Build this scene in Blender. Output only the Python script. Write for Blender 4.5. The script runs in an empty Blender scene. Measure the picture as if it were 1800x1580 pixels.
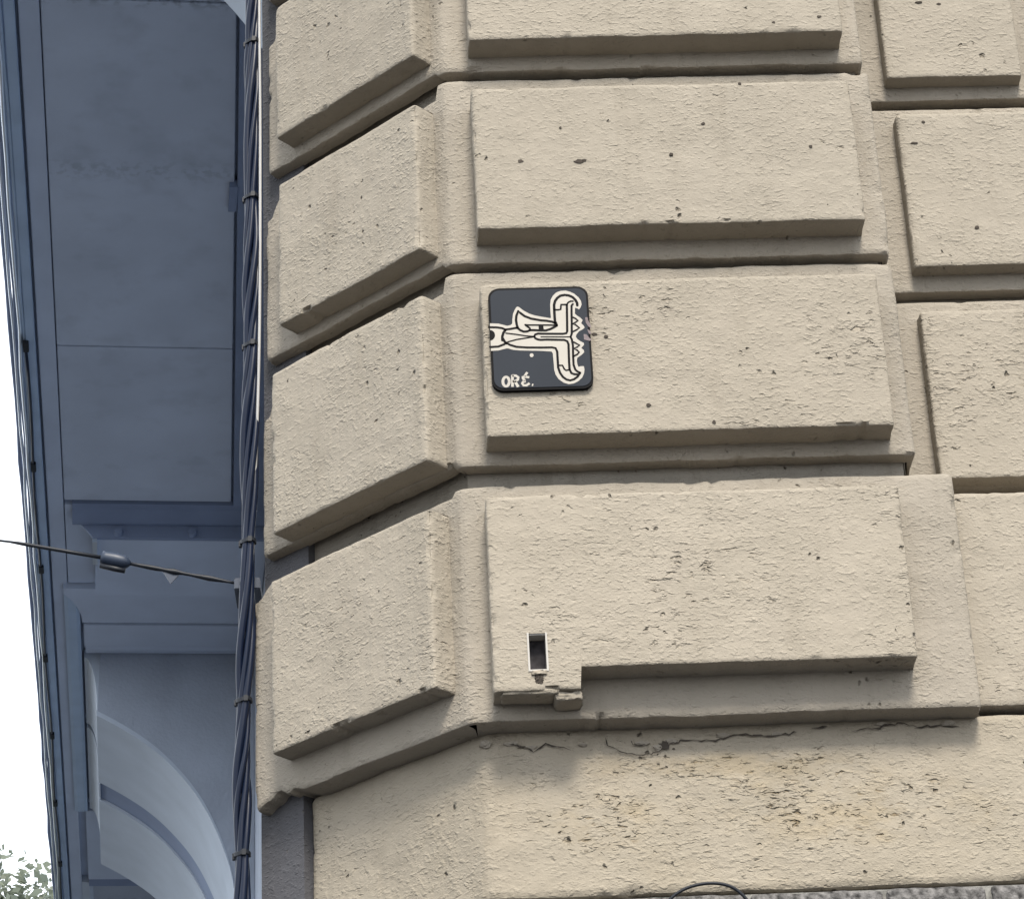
import bpy, bmesh, math, random
import numpy as np
from mathutils import Vector, geometry
S = bpy.context.scene
C = S.collection
R = math.radians

# ------------------------------------------------------------------ camera
cam_d = bpy.data.cameras.new('camera')
cam = bpy.data.objects.new('camera', cam_d)
C.objects.link(cam)
cam_d.sensor_width = 36.0
cam_d.lens = 4820.8 / 1800 * 36
cam_d.clip_end = 2000
yaw, pitch, roll = R(2.6923), R(26.907), R(-2.914)
f = Vector((math.sin(yaw) * math.cos(pitch), math.cos(yaw) * math.cos(pitch), math.sin(pitch)))
r = Vector((math.cos(yaw), -math.sin(yaw), 0))
u = r.cross(f)
r2 = math.cos(roll) * r + math.sin(roll) * u
u2 = -math.sin(roll) * r + math.cos(roll) * u
from mathutils import Matrix
cam.matrix_world = Matrix(((r2.x, u2.x, -f.x, 0), (r2.y, u2.y, -f.y, 0), (r2.z, u2.z, -f.z, 1.6), (0, 0, 0, 1)))
S.camera = cam

# ------------------------------------------------------------------ sky, sun, exposure
SUN_EL, SUN_AZ = R(49), R(7)          # azimuth measured from -Y (towards the wall's front) to +X
w = bpy.data.worlds.new('World')
S.world = w
w.use_nodes = True
nt = w.node_tree
bg = nt.nodes['Background']
sky = nt.nodes.new('ShaderNodeTexSky')
sky.sky_type = 'NISHITA'
sky.sun_disc = False
sky.sun_elevation = SUN_EL
sky.sun_rotation = math.pi - SUN_AZ
sky.air_density = 1.0
sky.dust_density = 3.0
mix = nt.nodes.new('ShaderNodeMix')
mix.data_type = 'RGBA'
mix.inputs['Factor'].default_value = 0.88        # bright overcast veil over the blue sky
mix.inputs['B'].default_value = (5.7, 5.95, 6.2, 1)
nt.links.new(sky.outputs[0], mix.inputs['A'])
nt.links.new(mix.outputs['Result'], bg.inputs[0])
bg.inputs[1].default_value = 0.1
sun_d = bpy.data.lights.new('sun', 'SUN')
sun_d.energy = 1.5
sun_d.angle = R(15)
sun_d.color = (1.0, 0.93, 0.82)
sun = bpy.data.objects.new('sun', sun_d)
C.objects.link(sun)
sd = Vector((math.sin(SUN_AZ) * math.cos(SUN_EL), -math.cos(SUN_AZ) * math.cos(SUN_EL), math.sin(SUN_EL)))
sun.rotation_euler = (-sd).to_track_quat('-Z', 'Y').to_euler()
sun.location = (3, -8, 14)
S.view_settings.view_transform = 'Standard'
S.view_settings.look = 'None'
S.view_settings.gamma = 1
S.view_settings.use_curve_mapping = False
S.view_settings.exposure = 1.82

# ------------------------------------------------------------------ noise helpers
def h3(ix, iy, iz, seed):
    n = (ix.astype(np.int64) * 374761393 + iy.astype(np.int64) * 668265263 + iz.astype(np.int64) * 2147483647 + seed * 1274126177) & 0xffffffff
    n = ((n ^ (n >> 13)) * 1274126177) & 0xffffffff
    n = (n ^ (n >> 16)) & 0xffff
    return n / 65535.0
def vnoise(p, scale, seed=0):
    q = np.asarray(p, float) * scale
    i = np.floor(q).astype(np.int64)
    t = q - i
    t = t * t * (3 - 2 * t)
    out = 0
    for dx in (0, 1):
        for dy in (0, 1):
            for dz in (0, 1):
                wgt = (t[:, 0] if dx else 1 - t[:, 0]) * (t[:, 1] if dy else 1 - t[:, 1]) * (t[:, 2] if dz else 1 - t[:, 2])
                out = out + wgt * h3(i[:, 0] + dx, i[:, 1] + dy, i[:, 2] + dz, seed)
    return out * 2 - 1

# ------------------------------------------------------------------ materials
ALB = .83                                              # one common scale for all paint and plaster values
def new_mat(name):
    m = bpy.data.materials.new(name)
    m.use_nodes = True
    n = m.node_tree
    return m, n, n.nodes['Principled BSDF']
def simple(name, col, rough=0.6, spec=0.3, var=0.12, scale=6.0, bump=0.0, bscale=80.0, metal=0.0):
    col = tuple(c * ALB for c in col)
    m, n, b = new_mat(name)
    b.inputs['Roughness'].default_value = rough
    b.inputs['Specular IOR Level'].default_value = spec
    b.inputs['Metallic'].default_value = metal
    tc = n.nodes.new('ShaderNodeTexCoord')
    nz = n.nodes.new('ShaderNodeTexNoise')
    nz.inputs['Scale'].default_value = scale
    nz.inputs['Detail'].default_value = 5
    n.links.new(tc.outputs['Object'], nz.inputs['Vector'])
    cr = n.nodes.new('ShaderNodeValToRGB')
    cr.color_ramp.elements[0].position = 0.3
    cr.color_ramp.elements[1].position = 0.7
    cr.color_ramp.elements[0].color = tuple(c * (1 - var) for c in col) + (1,)
    cr.color_ramp.elements[1].color = tuple(min(1, c * (1 + var)) for c in col) + (1,)
    n.links.new(nz.outputs['Fac'], cr.inputs['Fac'])
    n.links.new(cr.outputs['Color'], b.inputs['Base Color'])
    if bump:
        n2 = n.nodes.new('ShaderNodeTexNoise')
        n2.inputs['Scale'].default_value = bscale
        n2.inputs['Detail'].default_value = 6
        n.links.new(tc.outputs['Object'], n2.inputs['Vector'])
        bp = n.nodes.new('ShaderNodeBump')
        bp.inputs['Strength'].default_value = 1
        bp.inputs['Distance'].default_value = bump
        n.links.new(n2.outputs['Fac'], bp.inputs['Height'])
        n.links.new(bp.outputs['Normal'], b.inputs['Normal'])
    return m
def plaster(name, col, trowel=1.0, pits=1.0, dirt=1.0, patch_lo=0.42, patch_hi=0.62, fine=1.0, ochre=0.0, spots=()):
    """painted lime plaster: fine grain, horizontal trowel ridges in patches, blow-holes, faint dirt"""
    col = tuple(c * ALB for c in col)
    m, n, b = new_mat(name)
    N, L = n.nodes, n.links
    b.inputs['Roughness'].default_value = 0.82
    b.inputs['Specular IOR Level'].default_value = 0.25
    tc = N.new('ShaderNodeTexCoord')
    def mp(sx, sy, sz):
        q = N.new('ShaderNodeMapping'); q.inputs['Scale'].default_value = (sx, sy, sz)
        L.new(tc.outputs['Object'], q.inputs['Vector']); return q.outputs[0]
    def noise(vec, sc, det=4, rough=.5, dist=0):
        q = N.new('ShaderNodeTexNoise'); q.inputs['Scale'].default_value = sc
        q.inputs['Detail'].default_value = det; q.inputs['Roughness'].default_value = rough; q.inputs['Distortion'].default_value = dist
        L.new(vec, q.inputs['Vector']); return q.outputs['Fac']
    def rng(v, a, c, lo=0., hi=1., kind='SMOOTHSTEP'):
        q = N.new('ShaderNodeMapRange'); q.interpolation_type = kind
        q.inputs['From Min'].default_value = a; q.inputs['From Max'].default_value = c
        q.inputs['To Min'].default_value = lo; q.inputs['To Max'].default_value = hi
        L.new(v, q.inputs['Value']); return q.outputs[0]
    def mth(op, a, c):
        q = N.new('ShaderNodeMath'); q.operation = op
        for i, v in enumerate((a, c)):
            if isinstance(v, (int, float)): q.inputs[i].default_value = v
            else: L.new(v, q.inputs[i])
        return q.outputs[0]
    obj = obj0 = tc.outputs['Object']
    patch = rng(noise(mp(1, 1, 1.3), 3.4, 4, .6), patch_lo, patch_hi, .05, .22 if spots else 1.0)
    for (sx, sy, sz, rx, rz) in spots:                 # worn areas at their own places on the wall
        q = N.new('ShaderNodeVectorMath'); q.operation = 'SUBTRACT'; q.inputs[1].default_value = (sx, sy, sz); L.new(tc.outputs['Object'], q.inputs[0])
        q2 = N.new('ShaderNodeVectorMath'); q2.operation = 'MULTIPLY'; q2.inputs[1].default_value = (1 / rx, 1, 1 / rz); L.new(q.outputs[0], q2.inputs[0])
        q3 = N.new('ShaderNodeVectorMath'); q3.operation = 'LENGTH'; L.new(q2.outputs[0], q3.inputs[0])
        blob = rng(mth('ADD', q3.outputs['Value'], mth('MULTIPLY', mth('SUBTRACT', noise(obj0, 6, 4, .6), .5), 1.6)), .35, 1.1, 1.0, 0.0)
        patch = mth('MAXIMUM', patch, blob)
    gn = noise(mp(44, 44, 105), 1.0, 2.2, .5, .4)
    gouge = rng(gn, .605, .74)
    lump = rng(noise(mp(52, 48, 120), 1.0, 2.2, .5, .4), .56, .80, 0, 1, 'LINEAR')
    tro = mth('SUBTRACT', mth('MULTIPLY', lump, .75), gouge)
    tro = mth('MULTIPLY', mth('MULTIPLY', tro, patch), rng(noise(mp(16, 16, 26), 1.0, 2), .40, .60, .12, 1.0))
    grain = mth('ADD', mth('MULTIPLY', noise(mp(1, 1, 1.5), 120, 4, .62), .75), mth('MULTIPLY', rng(noise(mp(1, 1, 1.6), 75, 2, .5), .50, .74), .55))
    grain = mth('MULTIPLY', grain, rng(noise(obj, 9, 2), .30, .62, .55, 1.15))
    wave = noise(mp(6, 6, 14), 1.0, 3)
    brush = noise(mp(70, 70, 9), 1.0, 2)
    vo = N.new('ShaderNodeTexVoronoi'); vo.inputs['Scale'].default_value = 62
    vo.inputs['Randomness'].default_value = 1
    wob = N.new('ShaderNodeVectorMath'); wob.operation = 'ADD'
    wn = N.new('ShaderNodeTexNoise'); wn.inputs['Scale'].default_value = 60; L.new(obj, wn.inputs['Vector'])
    ws = N.new('ShaderNodeVectorMath'); ws.operation = 'SCALE'; ws.inputs['Scale'].default_value = .02
    L.new(wn.outputs['Color'], ws.inputs[0]); L.new(obj, wob.inputs[0]); L.new(ws.outputs[0], wob.inputs[1])
    L.new(wob.outputs[0], vo.inputs['Vector'])
    sep = N.new('ShaderNodeSeparateColor'); L.new(vo.outputs['Color'], sep.inputs[0])
    size = mth('POWER', rng(sep.outputs[0], .62, 1.0, 0.0, .68, 'LINEAR'), 2.0)
    pit = mth('LESS_THAN', vo.outputs['Distance'], size)
    # soft pit
    pitm = N.new('ShaderNodeMapRange'); pitm.interpolation_type = 'SMOOTHSTEP'
    L.new(vo.outputs['Distance'], pitm.inputs['Value']); L.new(size, pitm.inputs['From Max'])
    pitm.inputs['From Min'].default_value = 0; pitm.inputs['To Min'].default_value = 1; pitm.inputs['To Max'].default_value = 0
    pmask = rng(noise(obj, 6.3, 3), .52, .64)
    pitv = mth('MULTIPLY', mth('MULTIPLY', pit, pitm.outputs[0]), pmask)
    h = mth('MULTIPLY', grain, .58 * fine)
    h = mth('ADD', h, mth('MULTIPLY', wave, 1.0))
    h = mth('ADD', h, mth('MULTIPLY', brush, .28 * fine))
    h = mth('ADD', h, mth('MULTIPLY', tro, 1.15 * trowel))
    h = mth('SUBTRACT', h, mth('MULTIPLY', pitv, 2.2 * pits))
    bp = N.new('ShaderNodeBump'); bp.inputs['Strength'].default_value = 1; bp.inputs['Distance'].default_value = .0042
    L.new(h, bp.inputs['Height']); L.new(bp.outputs['Normal'], b.inputs['Normal'])
    # colour
    cr = N.new('ShaderNodeValToRGB')
    cr.color_ramp.elements[0].position = .3; cr.color_ramp.elements[1].position = .72
    cr.color_ramp.elements[0].color = (col[0] * .93, col[1] * .93, col[2] * .92, 1)
    cr.color_ramp.elements[1].color = (col[0] * 1.05, col[1] * 1.05, col[2] * 1.05, 1)
    L.new(noise(obj, 7, 6, .6), cr.inputs['Fac'])
    def mixc(fac, base, c2):
        q = N.new('ShaderNodeMix'); q.data_type = 'RGBA'
        L.new(fac, q.inputs['Factor']); L.new(base, q.inputs['A']); q.inputs['B'].default_value = c2 + (1,)
        return q.outputs['Result']
    c = cr.outputs['Color']
    spots = mth('MULTIPLY', rng(noise(obj, 95, 2), .70, .80), .5 * dirt)
    c = mixc(spots, c, (col[0] * .45, col[1] * .42, col[2] * .36))
    streak = mth('MULTIPLY', rng(noise(mp(16, 16, 2.2), 1.0, 5, .65), .52, .78), .30 * dirt)
    c = mixc(streak, c, (col[0] * .62, col[1] * .60, col[2] * .56))
    if True:
        if ochre: c = mixc(mth('MULTIPLY', mth('MULTIPLY', rng(noise(mp(1, 1, 2.0), 5.5, 5, .65), .40, .62), patch), .75 * ochre), c, (col[0] * .98, col[1] * .86, col[2] * .62))
        c = mixc(mth('MULTIPLY', mth('MULTIPLY', gouge, patch), min(.75, .18 + .9 * ochre)), c, (col[0] * .50, col[1] * .40, col[2] * .24))
    oi = N.new('ShaderNodeObjectInfo')
    hs = N.new('ShaderNodeHueSaturation')
    L.new(rng(oi.outputs['Random'], 0, 1, .955, 1.045, 'LINEAR'), hs.inputs['Value']); L.new(c, hs.inputs['Color'])
    c = hs.outputs[0]
    c = mixc(mth('MULTIPLY', pitv, .85), c, (.07, .055, .035))
    L.new(c, b.inputs['Base Color'])
    return m

M = {}
M['cream'] = plaster('cream_plaster', (.322, .288, .238), trowel=.8, patch_lo=.53, patch_hi=.68, pits=1.0)
M['cream_rough'] = plaster('cream_plaster_rough', (.328, .292, .240), trowel=1.5, pits=1.3, patch_lo=.47, patch_hi=.62)
M['worn'] = plaster('cream_plaster_worn', (.338, .299, .240), trowel=3.0, pits=1.4, patch_lo=.44, patch_hi=.62, ochre=.5, spots=((.80, 4.86, 3.31, .33, .10), (.36, 4.86, 3.28, .16, .07), (.62, 4.86, 3.39, .30, .035)))
M['slab'] = plaster('cream_plaster_slab', (.308, .276, .231), trowel=.4, pits=.6, dirt=1.5)
M['grey_core'] = plaster('grey_cement', (.088, .088, .098), trowel=.3, pits=.4, dirt=1.2)
M['joint'] = plaster('joint_plaster', (.23, .21, .18), trowel=.5, pits=1.2, dirt=2.2)
M['granite'] = simple('granite', (.125, .12, .118), rough=.8, var=.85, scale=70, bump=.010, bscale=60)
M['mortar'] = simple('mortar', (.21, .205, .19), rough=.9, var=.5, scale=40, bump=.004)
def soffit_stains(m):
    # two rows of old damp stains across the boards, in the boards' own coordinates
    n = m.node_tree; N, L = n.nodes, n.links
    b = N['Principled BSDF']
    src = b.inputs['Base Color'].links[0].from_socket
    tc = N.new('ShaderNodeTexCoord'); sp_ = N.new('ShaderNodeSeparateXYZ'); L.new(tc.outputs['Object'], sp_.inputs[0])
    def mth(op, a, c):
        q = N.new('ShaderNodeMath'); q.operation = op
        for i, v in enumerate((a, c)):
            if isinstance(v, (int, float)): q.inputs[i].default_value = v
            else: L.new(v, q.inputs[i])
        return q.outputs[0]
    def rng(v, a, c, lo, hi):
        q = N.new('ShaderNodeMapRange'); q.interpolation_type = 'SMOOTHSTEP'
        for k_, x in zip(('From Min', 'From Max', 'To Min', 'To Max'), (a, c, lo, hi)): q.inputs[k_].default_value = x
        L.new(v, q.inputs['Value']); return q.outputs[0]
    nz = N.new('ShaderNodeTexNoise'); nz.inputs['Scale'].default_value = 26; nz.inputs['Detail'].default_value = 5; L.new(tc.outputs['Object'], nz.inputs['Vector'])
    n2 = N.new('ShaderNodeTexNoise'); n2.inputs['Scale'].default_value = 5; n2.inputs['Detail'].default_value = 4; L.new(tc.outputs['Object'], n2.inputs['Vector'])
    tot = None
    for v0, wd, st in ((1.33, .14, .22), (-.04, .10, .55)):
        d = mth('ABSOLUTE', mth('SUBTRACT', sp_.outputs['Y'], v0), 0)
        k = mth('MULTIPLY', mth('MULTIPLY', rng(d, 0, wd, 1, 0), rng(nz.outputs['Fac'], .46, .62, 0, 1)), st)
        tot = k if tot is None else mth('ADD', tot, k)
    tot = mth('ADD', tot, rng(n2.outputs['Fac'], .5, .75, 0, .14))
    mx = N.new('ShaderNodeMix'); mx.data_type = 'RGBA'
    L.new(tot, mx.inputs['Factor']); L.new(src, mx.inputs['A']); mx.inputs['B'].default_value = (.10, .115, .14, 1)
    L.new(mx.outputs['Result'], b.inputs['Base Color'])
M['crack'] = simple('crack_dirt', (.055, .046, .038), rough=1, var=.4)
M['blue'] = simple('blue_grey_paint', (.56, .64, .785), rough=.75, var=.07, scale=2.6, bump=.0012, bscale=45)
M['edge_blue'] = simple('edge_board_paint', (.47, .595, .77), rough=.6, var=.08, scale=4)
M['soffit'] = simple('soffit_paint', (.56, .63, .755), rough=.75, var=.07, scale=2.2, bump=.0012, bscale=45)
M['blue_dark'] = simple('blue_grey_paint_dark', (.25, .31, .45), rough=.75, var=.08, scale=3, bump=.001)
M['blue_light'] = simple('pale_blue_render', (.53, .60, .70), rough=.85, var=.05, scale=4, bump=.001, bscale=28)
M['spandrel'] = simple('grey_render', (.40, .45, .54), rough=.85, var=.08, scale=3, bump=.004, bscale=40)
M['white_metal'] = simple('white_painted_metal', (.80, .88, .97), rough=.30, var=.06, metal=.9)
M['cable'] = simple('black_cable', (.006, .012, .032), rough=.34, spec=.22, var=.15)
M['edge_rim_white'] = simple('wall_edge_rim', (.46, .46, .46), rough=.45, var=.04)  # white that stands for the bright rim of the wall edge
M['dark_metal'] = simple('dark_metal', (.010, .013, .020), rough=.5, spec=.3)
M['insulator'] = simple('insulator_plastic', (.022, .035, .065), rough=.45, spec=.4)
M['glaze'] = simple('slate_glaze', (.0225, .0275, .0370), rough=.5, spec=.08, var=.06, scale=9)
M['glaze_black'] = simple('black_glaze', (.003, .003, .004), rough=.5, spec=.06, var=.1)
M['glaze_white'] = simple('white_glaze', (.40, .375, .335), rough=.35, spec=.25, var=.04, scale=30)
M['chip'] = simple('bare_clay', (.20, .165, .17), rough=.9, var=.2, scale=80)
M['box_in'] = simple('box_dirt', (.035, .032, .036), rough=.9, var=.6, scale=60)
M['rim_white'] = simple('recess_rim_white', (.44, .42, .39), rough=.5, var=.05)  # white that stands for the bright edge around the recess
M['bark'] = simple('bark', (.09, .07, .05), rough=.9, var=.3)
M['asphalt'] = simple('asphalt', (.048, .050, .056), rough=.9, var=.2, scale=12, bump=.004)
M['paving'] = simple('paving', (.052, .054, .060), rough=.85, var=.12, scale=4, bump=.002)
M['earth'] = simple('earth', (.08, .078, .07), rough=.95, var=.2, scale=.2)
M['roof'] = simple('roof_tile', (.25, .14, .09), rough=.85, var=.2)
M['glass'] = simple('window_glass', (.03, .04, .05), rough=.1, spec=.6)

soffit_stains(M['soffit'])

# ------------------------------------------------------------------ object helpers
def put(name, me, mat, parent=None, smooth=False):
    o = bpy.data.objects.new(name, me)
    C.objects.link(o)
    if mat is not None and not me.materials:
        me.materials.append(mat)
    if parent is not None:
        o.parent = parent
    if smooth:
        me.polygons.foreach_set('use_smooth', [True] * len(me.polygons))
    return o
def mesh(verts, faces):
    me = bpy.data.meshes.new('m')
    me.from_pydata([tuple(v) for v in verts], [], faces)
    me.update()
    return me
def quads(verts, q):
    """fast numpy quad mesh"""
    me = bpy.data.meshes.new('m')
    q = np.asarray(q, np.int32)
    me.vertices.add(len(verts)); me.vertices.foreach_set('co', np.asarray(verts, np.float32).ravel())
    me.loops.add(q.size); me.loops.foreach_set('vertex_index', q.ravel())
    me.polygons.add(len(q))
    me.polygons.foreach_set('loop_start', np.arange(0, q.size, 4, dtype=np.int32))
    me.update(calc_edges=True)
    me.validate()
    return me
def thing(name, label, cat, loc=(0, 0, 0), group=None, rot=0):
    o = bpy.data.objects.new(name, None)
    C.objects.link(o)
    o.location = loc
    o.rotation_euler = (0, 0, rot)
    o.empty_display_size = .2
    o['label'] = label; o['category'] = cat
    if group: o['group'] = group
    return o
def tag(o, label, cat, group=None):
    o['label'] = label; o['category'] = cat
    if group: o['group'] = group
    return o
def box(bm, x0, x1, y0, y1, z0, z1):
    v = [bm.verts.new(p) for p in ((x0, y0, z0), (x1, y0, z0), (x1, y1, z0), (x0, y1, z0), (x0, y0, z1), (x1, y0, z1), (x1, y1, z1), (x0, y1, z1))]
    for q in ((3, 2, 1, 0), (4, 5, 6, 7), (0, 1, 5, 4), (1, 2, 6, 5), (2, 3, 7, 6), (3, 0, 4, 7)):
        bm.faces.new([v[i] for i in q])
def bmesh_obj(name, fn, mat, parent=None, bevel=0, smooth=False):
    bm = bmesh.new()
    fn(bm)
    bmesh.ops.recalc_face_normals(bm, faces=bm.faces)
    if bevel:
        bmesh.ops.bevel(bm, geom=list(bm.edges), offset=bevel, segments=2, affect='EDGES', clamp_overlap=True)
    me = bpy.data.meshes.new('m')
    bm.to_mesh(me); bm.free()
    return put(name, me, mat, parent, smooth)
def extrude_profile(bm, prof, fn0, fn1):
    """prof: list of 2-D points; fn0 / fn1 map a profile point to the two end positions"""
    a = [bm.verts.new(fn0(p)) for p in prof]
    b = [bm.verts.new(fn1(p)) for p in prof]
    n = len(prof)
    for i in range(n):
        bm.faces.new((a[i], a[(i + 1) % n], b[(i + 1) % n], b[i]))
    bm.faces.new(a[::-1]); bm.faces.new(b)
def tube(pts, rad, n=8, cap=True):
    pts = [Vector(p) for p in pts]
    if not isinstance(rad, (list, tuple)): rad = [rad] * len(pts)
    vs, fs = [], []
    up = Vector((0.13, -0.9, .3)).normalized()
    for i, p in enumerate(pts):
        t = (pts[min(i + 1, len(pts) - 1)] - pts[max(i - 1, 0)]).normalized()
        a = t.cross(up)
        if a.length < .05: a = t.cross(Vector((1, 0, 0)))
        a.normalize(); b = t.cross(a)
        for k in range(n):
            an = 2 * math.pi * k / n
            vs.append(p + rad[i] * (math.cos(an) * a + math.sin(an) * b))
    for i in range(len(pts) - 1):
        for k in range(n):
            fs.append((i * n + k, i * n + (k + 1) % n, (i + 1) * n + (k + 1) % n, (i + 1) * n + k))
    if cap:
        fs.append(tuple(range(n))[::-1]); fs.append(tuple((len(pts) - 1) * n + k for k in range(n)))
    return mesh(vs, fs)
def catmull(P, k=8):
    P = [np.array(p, float) for p in P]
    Q = [2 * P[0] - P[1]] + P + [2 * P[-1] - P[-2]]
    out = []
    for i in range(1, len(Q) - 2):
        for j in range(k):
            t = j / k
            out.append(.5 * (2 * Q[i] + (Q[i + 1] - Q[i - 1]) * t + (2 * Q[i - 1] - 5 * Q[i] + 4 * Q[i + 1] - Q[i + 2]) * t * t + (3 * Q[i] - Q[i - 1] - 3 * Q[i + 1] + Q[i + 2]) * t ** 3))
    out.append(P[-1])
    return out

# ------------------------------------------------------------------ plaster relief: a block as one skin (front, rounded edges, under and upper sides)
def relief(name, path, z0, z1, depth, mat, parent, res=.006, bev=.005, amp=.0012, chip=.006, wob=.0025, seed=1,
           z0f=None, z1f=None, xs=(), zs=(), hole=None):
    """path: plan polyline seen from outside left to right, its first and last points lie on the surface behind.
    xs / zs: positions that must fall on a grid line, hole: (x0, x1, z0, z1) left open in the front."""
    P = [np.array(p, float) for p in path]
    # round the inner corners
    Q = [P[0]]
    for i in range(1, len(P) - 1):
        a, b, c = P[i - 1], P[i], P[i + 1]
        d1 = (a - b) / np.linalg.norm(a - b); d2 = (c - b) / np.linalg.norm(c - b)
        rr = min(bev * 1.6, .4 * np.linalg.norm(a - b), .4 * np.linalg.norm(c - b))
        for t in (0, .33, .67, 1):
            Q.append((1 - t) ** 2 * (b + d1 * rr) + 2 * t * (1 - t) * b + t * t * (b + d2 * rr))
    Q.append(P[-1])
    pts = [Q[0]]
    for a, b in zip(Q[:-1], Q[1:]):
        L = np.linalg.norm(b - a)
        k = max(1, int(math.ceil(L / res)))
        ts = list(np.linspace(0, 1, k + 1)[1:])
        if abs(b[1] - a[1]) < 1e-9:
            for x in xs:
                if min(a[0], b[0]) < x < max(a[0], b[0]):
                    ts.append((x - a[0]) / (b[0] - a[0]))
        for t in sorted(ts):
            pts.append(a + (b - a) * t)
    pts = np.array(pts)
    tg = np.gradient(pts, axis=0)
    tg /= np.linalg.norm(tg, axis=1)[:, None] + 1e-12
    nr = np.stack([tg[:, 1], -tg[:, 0]], 1)
    n = len(pts)
    Z0 = np.array([z0f(p) if z0f else z0 for p in pts]); Z1 = np.array([z1f(p) if z1f else z1 for p in pts])
    hgt = z1 - z0
    rows = [(0, 0, depth), (0, 0, bev), (0, bev * .3, bev * .35), (0, bev, 0)]
    k = int((hgt - 2 * bev) / res)
    mids = [bev + (hgt - 2 * bev) * (i / k) for i in range(1, k)]
    for z in zs:
        mids.append(z - z0)
    rows += [('m', t / hgt, 0) for t in sorted(mids)]
    rows += [(1, -bev, 0), (1, -bev * .3, bev * .35), (1, 0, bev), (1, 0, depth)]
    upr = np.zeros(n)
    for c_ in ((P[1], P[-2])):
        upr = np.maximum(upr, np.clip(1.3 - np.linalg.norm(pts - c_, axis=1) / (bev * 2.0), 0, 1))
    V = []
    for kind, dz, inset in rows:
        if kind == 'm': z = Z0 + (Z1 - Z0) * dz; edge = np.zeros(n)
        elif kind == 0: z = Z0 + dz; edge = np.ones(n)
        else: z = Z1 + dz; edge = np.ones(n)
        p3 = np.stack([pts[:, 0], pts[:, 1], z], 1)
        off = -np.full(n, float(inset))
        if inset < depth:
            off += amp * (vnoise(p3, 9, seed) + .6 * vnoise(p3, 28, seed + 1) + .35 * vnoise(p3, 75, seed + 2))
        if kind != 'm':
            e = vnoise(p3, 22, seed + 5) * .6 + vnoise(p3, 60, seed + 6) * .4
            if inset < depth: off -= chip * np.clip(e - .38, 0, 1) * 2.2
            zz = wob * (vnoise(p3 * [1, 1, .01], 11, seed + 7) * .7 + vnoise(p3 * [1, 1, .01], 45, seed + 8) * .45)
            zz = zz + chip * 1.3 * np.clip(e - .42, 0, 1) * (1 if kind == 0 else -1)
            p3[:, 2] += zz
        if inset < depth:                               # upright edges are knocked and worn too
            e2 = vnoise(p3, 34, seed + 9) * .6 + vnoise(p3, 80, seed + 10) * .4
            off -= upr * (chip * 1.5 * np.clip(e2 - .22, 0, 1) + .0012 * (1 + vnoise(p3, 18, seed + 12)))
        p3[:, :2] += nr * off[:, None]
        V.append(p3)
    m_ = len(rows)
    k1 = next(i for i in range(n) if np.linalg.norm(pts[i] - Q[4]) < 1e-9)      # columns of the two returns share one back corner
    k2 = next(i for i in range(n) if np.linalg.norm(pts[i] - Q[-5]) < 1e-9)
    for row in (0, -1):
        V[row][:k1, :2] = pts[0]
        V[row][k2 + 1:, :2] = pts[-1]
    V = np.concatenate(V)
    i, j = np.meshgrid(np.arange(m_ - 1), np.arange(n - 1), indexing='ij')
    a = (i * n + j).ravel()
    F = np.stack([a, a + 1, a + n + 1, a + n], 1)
    if hole:
        c = V[F].mean(1)
        keep = ~((c[:, 0] > hole[0]) & (c[:, 0] < hole[1]) & (c[:, 2] > hole[2]) & (c[:, 2] < hole[3]))
        F = F[keep]
    o = put(name, quads(V, F), mat, parent, True)
    o.data.set_sharp_from_angle(angle=R(34))
    return o

# ------------------------------------------------------------------ the corner building
D, XC = 4.8, .122
ON = np.array([-math.sqrt(.5), -math.sqrt(.5)])       # outward normal of the chamfer
OT = np.array([-math.sqrt(.5), math.sqrt(.5)])        # along the chamfer, away from the corner
def B(s, out=0.0):
    return np.array([XC, D]) + OT * s + ON * out
def corner(out):                                       # corner point of the two faces offset by out
    return np.array([XC - out * math.tan(R(22.5)), D - out])
bld = thing('corner_building', 'cream plastered corner building with rusticated blocks and a chamfered corner', 'building', (XC, D, 0))
inv = Matrix.Translation((-XC, -D, 0))
def fix(o):                                            # children are modelled in world coordinates
    o.matrix_parent_inverse = inv
    return o
def rel(name, path, z0, z1, depth, mat, parent=bld, **k):
    o = relief(name, path, z0, z1, depth, mat, parent, **k)
    return fix(o) if parent is bld else o
def blk(name, fn, mat, parent=bld, **k):
    o = bmesh_obj(name, fn, mat, parent, **k)
    return fix(o) if parent is bld else o
def prism(bm, plan, z0, z1):
    extrude_profile(bm, plan, lambda p: (p[0], p[1], z0), lambda p: (p[0], p[1], z1))
be = B(.60, -.03)
core_plan = [tuple(B(.60, -.048)), tuple(B(.02, -.048)), tuple(corner(-.036)), (1.0, D + .034), (1.0, D + .168), (9, D + .168), (9, 6.5), (.15, 6.5)]
core = blk('wall_core', lambda bm: prism(bm, core_plan, 3.52, 21.0), M['joint'])
low_plan = [tuple(B(.62, -.06)), tuple(corner(-.09)), (9, D + .09), (9, 6.5), (.15, 6.5)]
blk('wall_base_core', lambda bm: prism(bm, low_plan, 0, 3.448), M['grey_core'])

# bare grey cement showing at the far end of the chamfer
def patch_plan(s0, s1, o): return [tuple(B(s1, o)), tuple(B(s0, o)), tuple(B(s0, o - .05)), tuple(B(s1, o - .05))]
blk('bare_cement', lambda bm: prism(bm, patch_plan(.470, .604, -.030), 3.49, 6.2), M['grey_core'])
blk('bare_cement', lambda bm: prism(bm, patch_plan(.500, .625, -.036), 2.6, 3.489), M['grey_core'])
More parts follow.
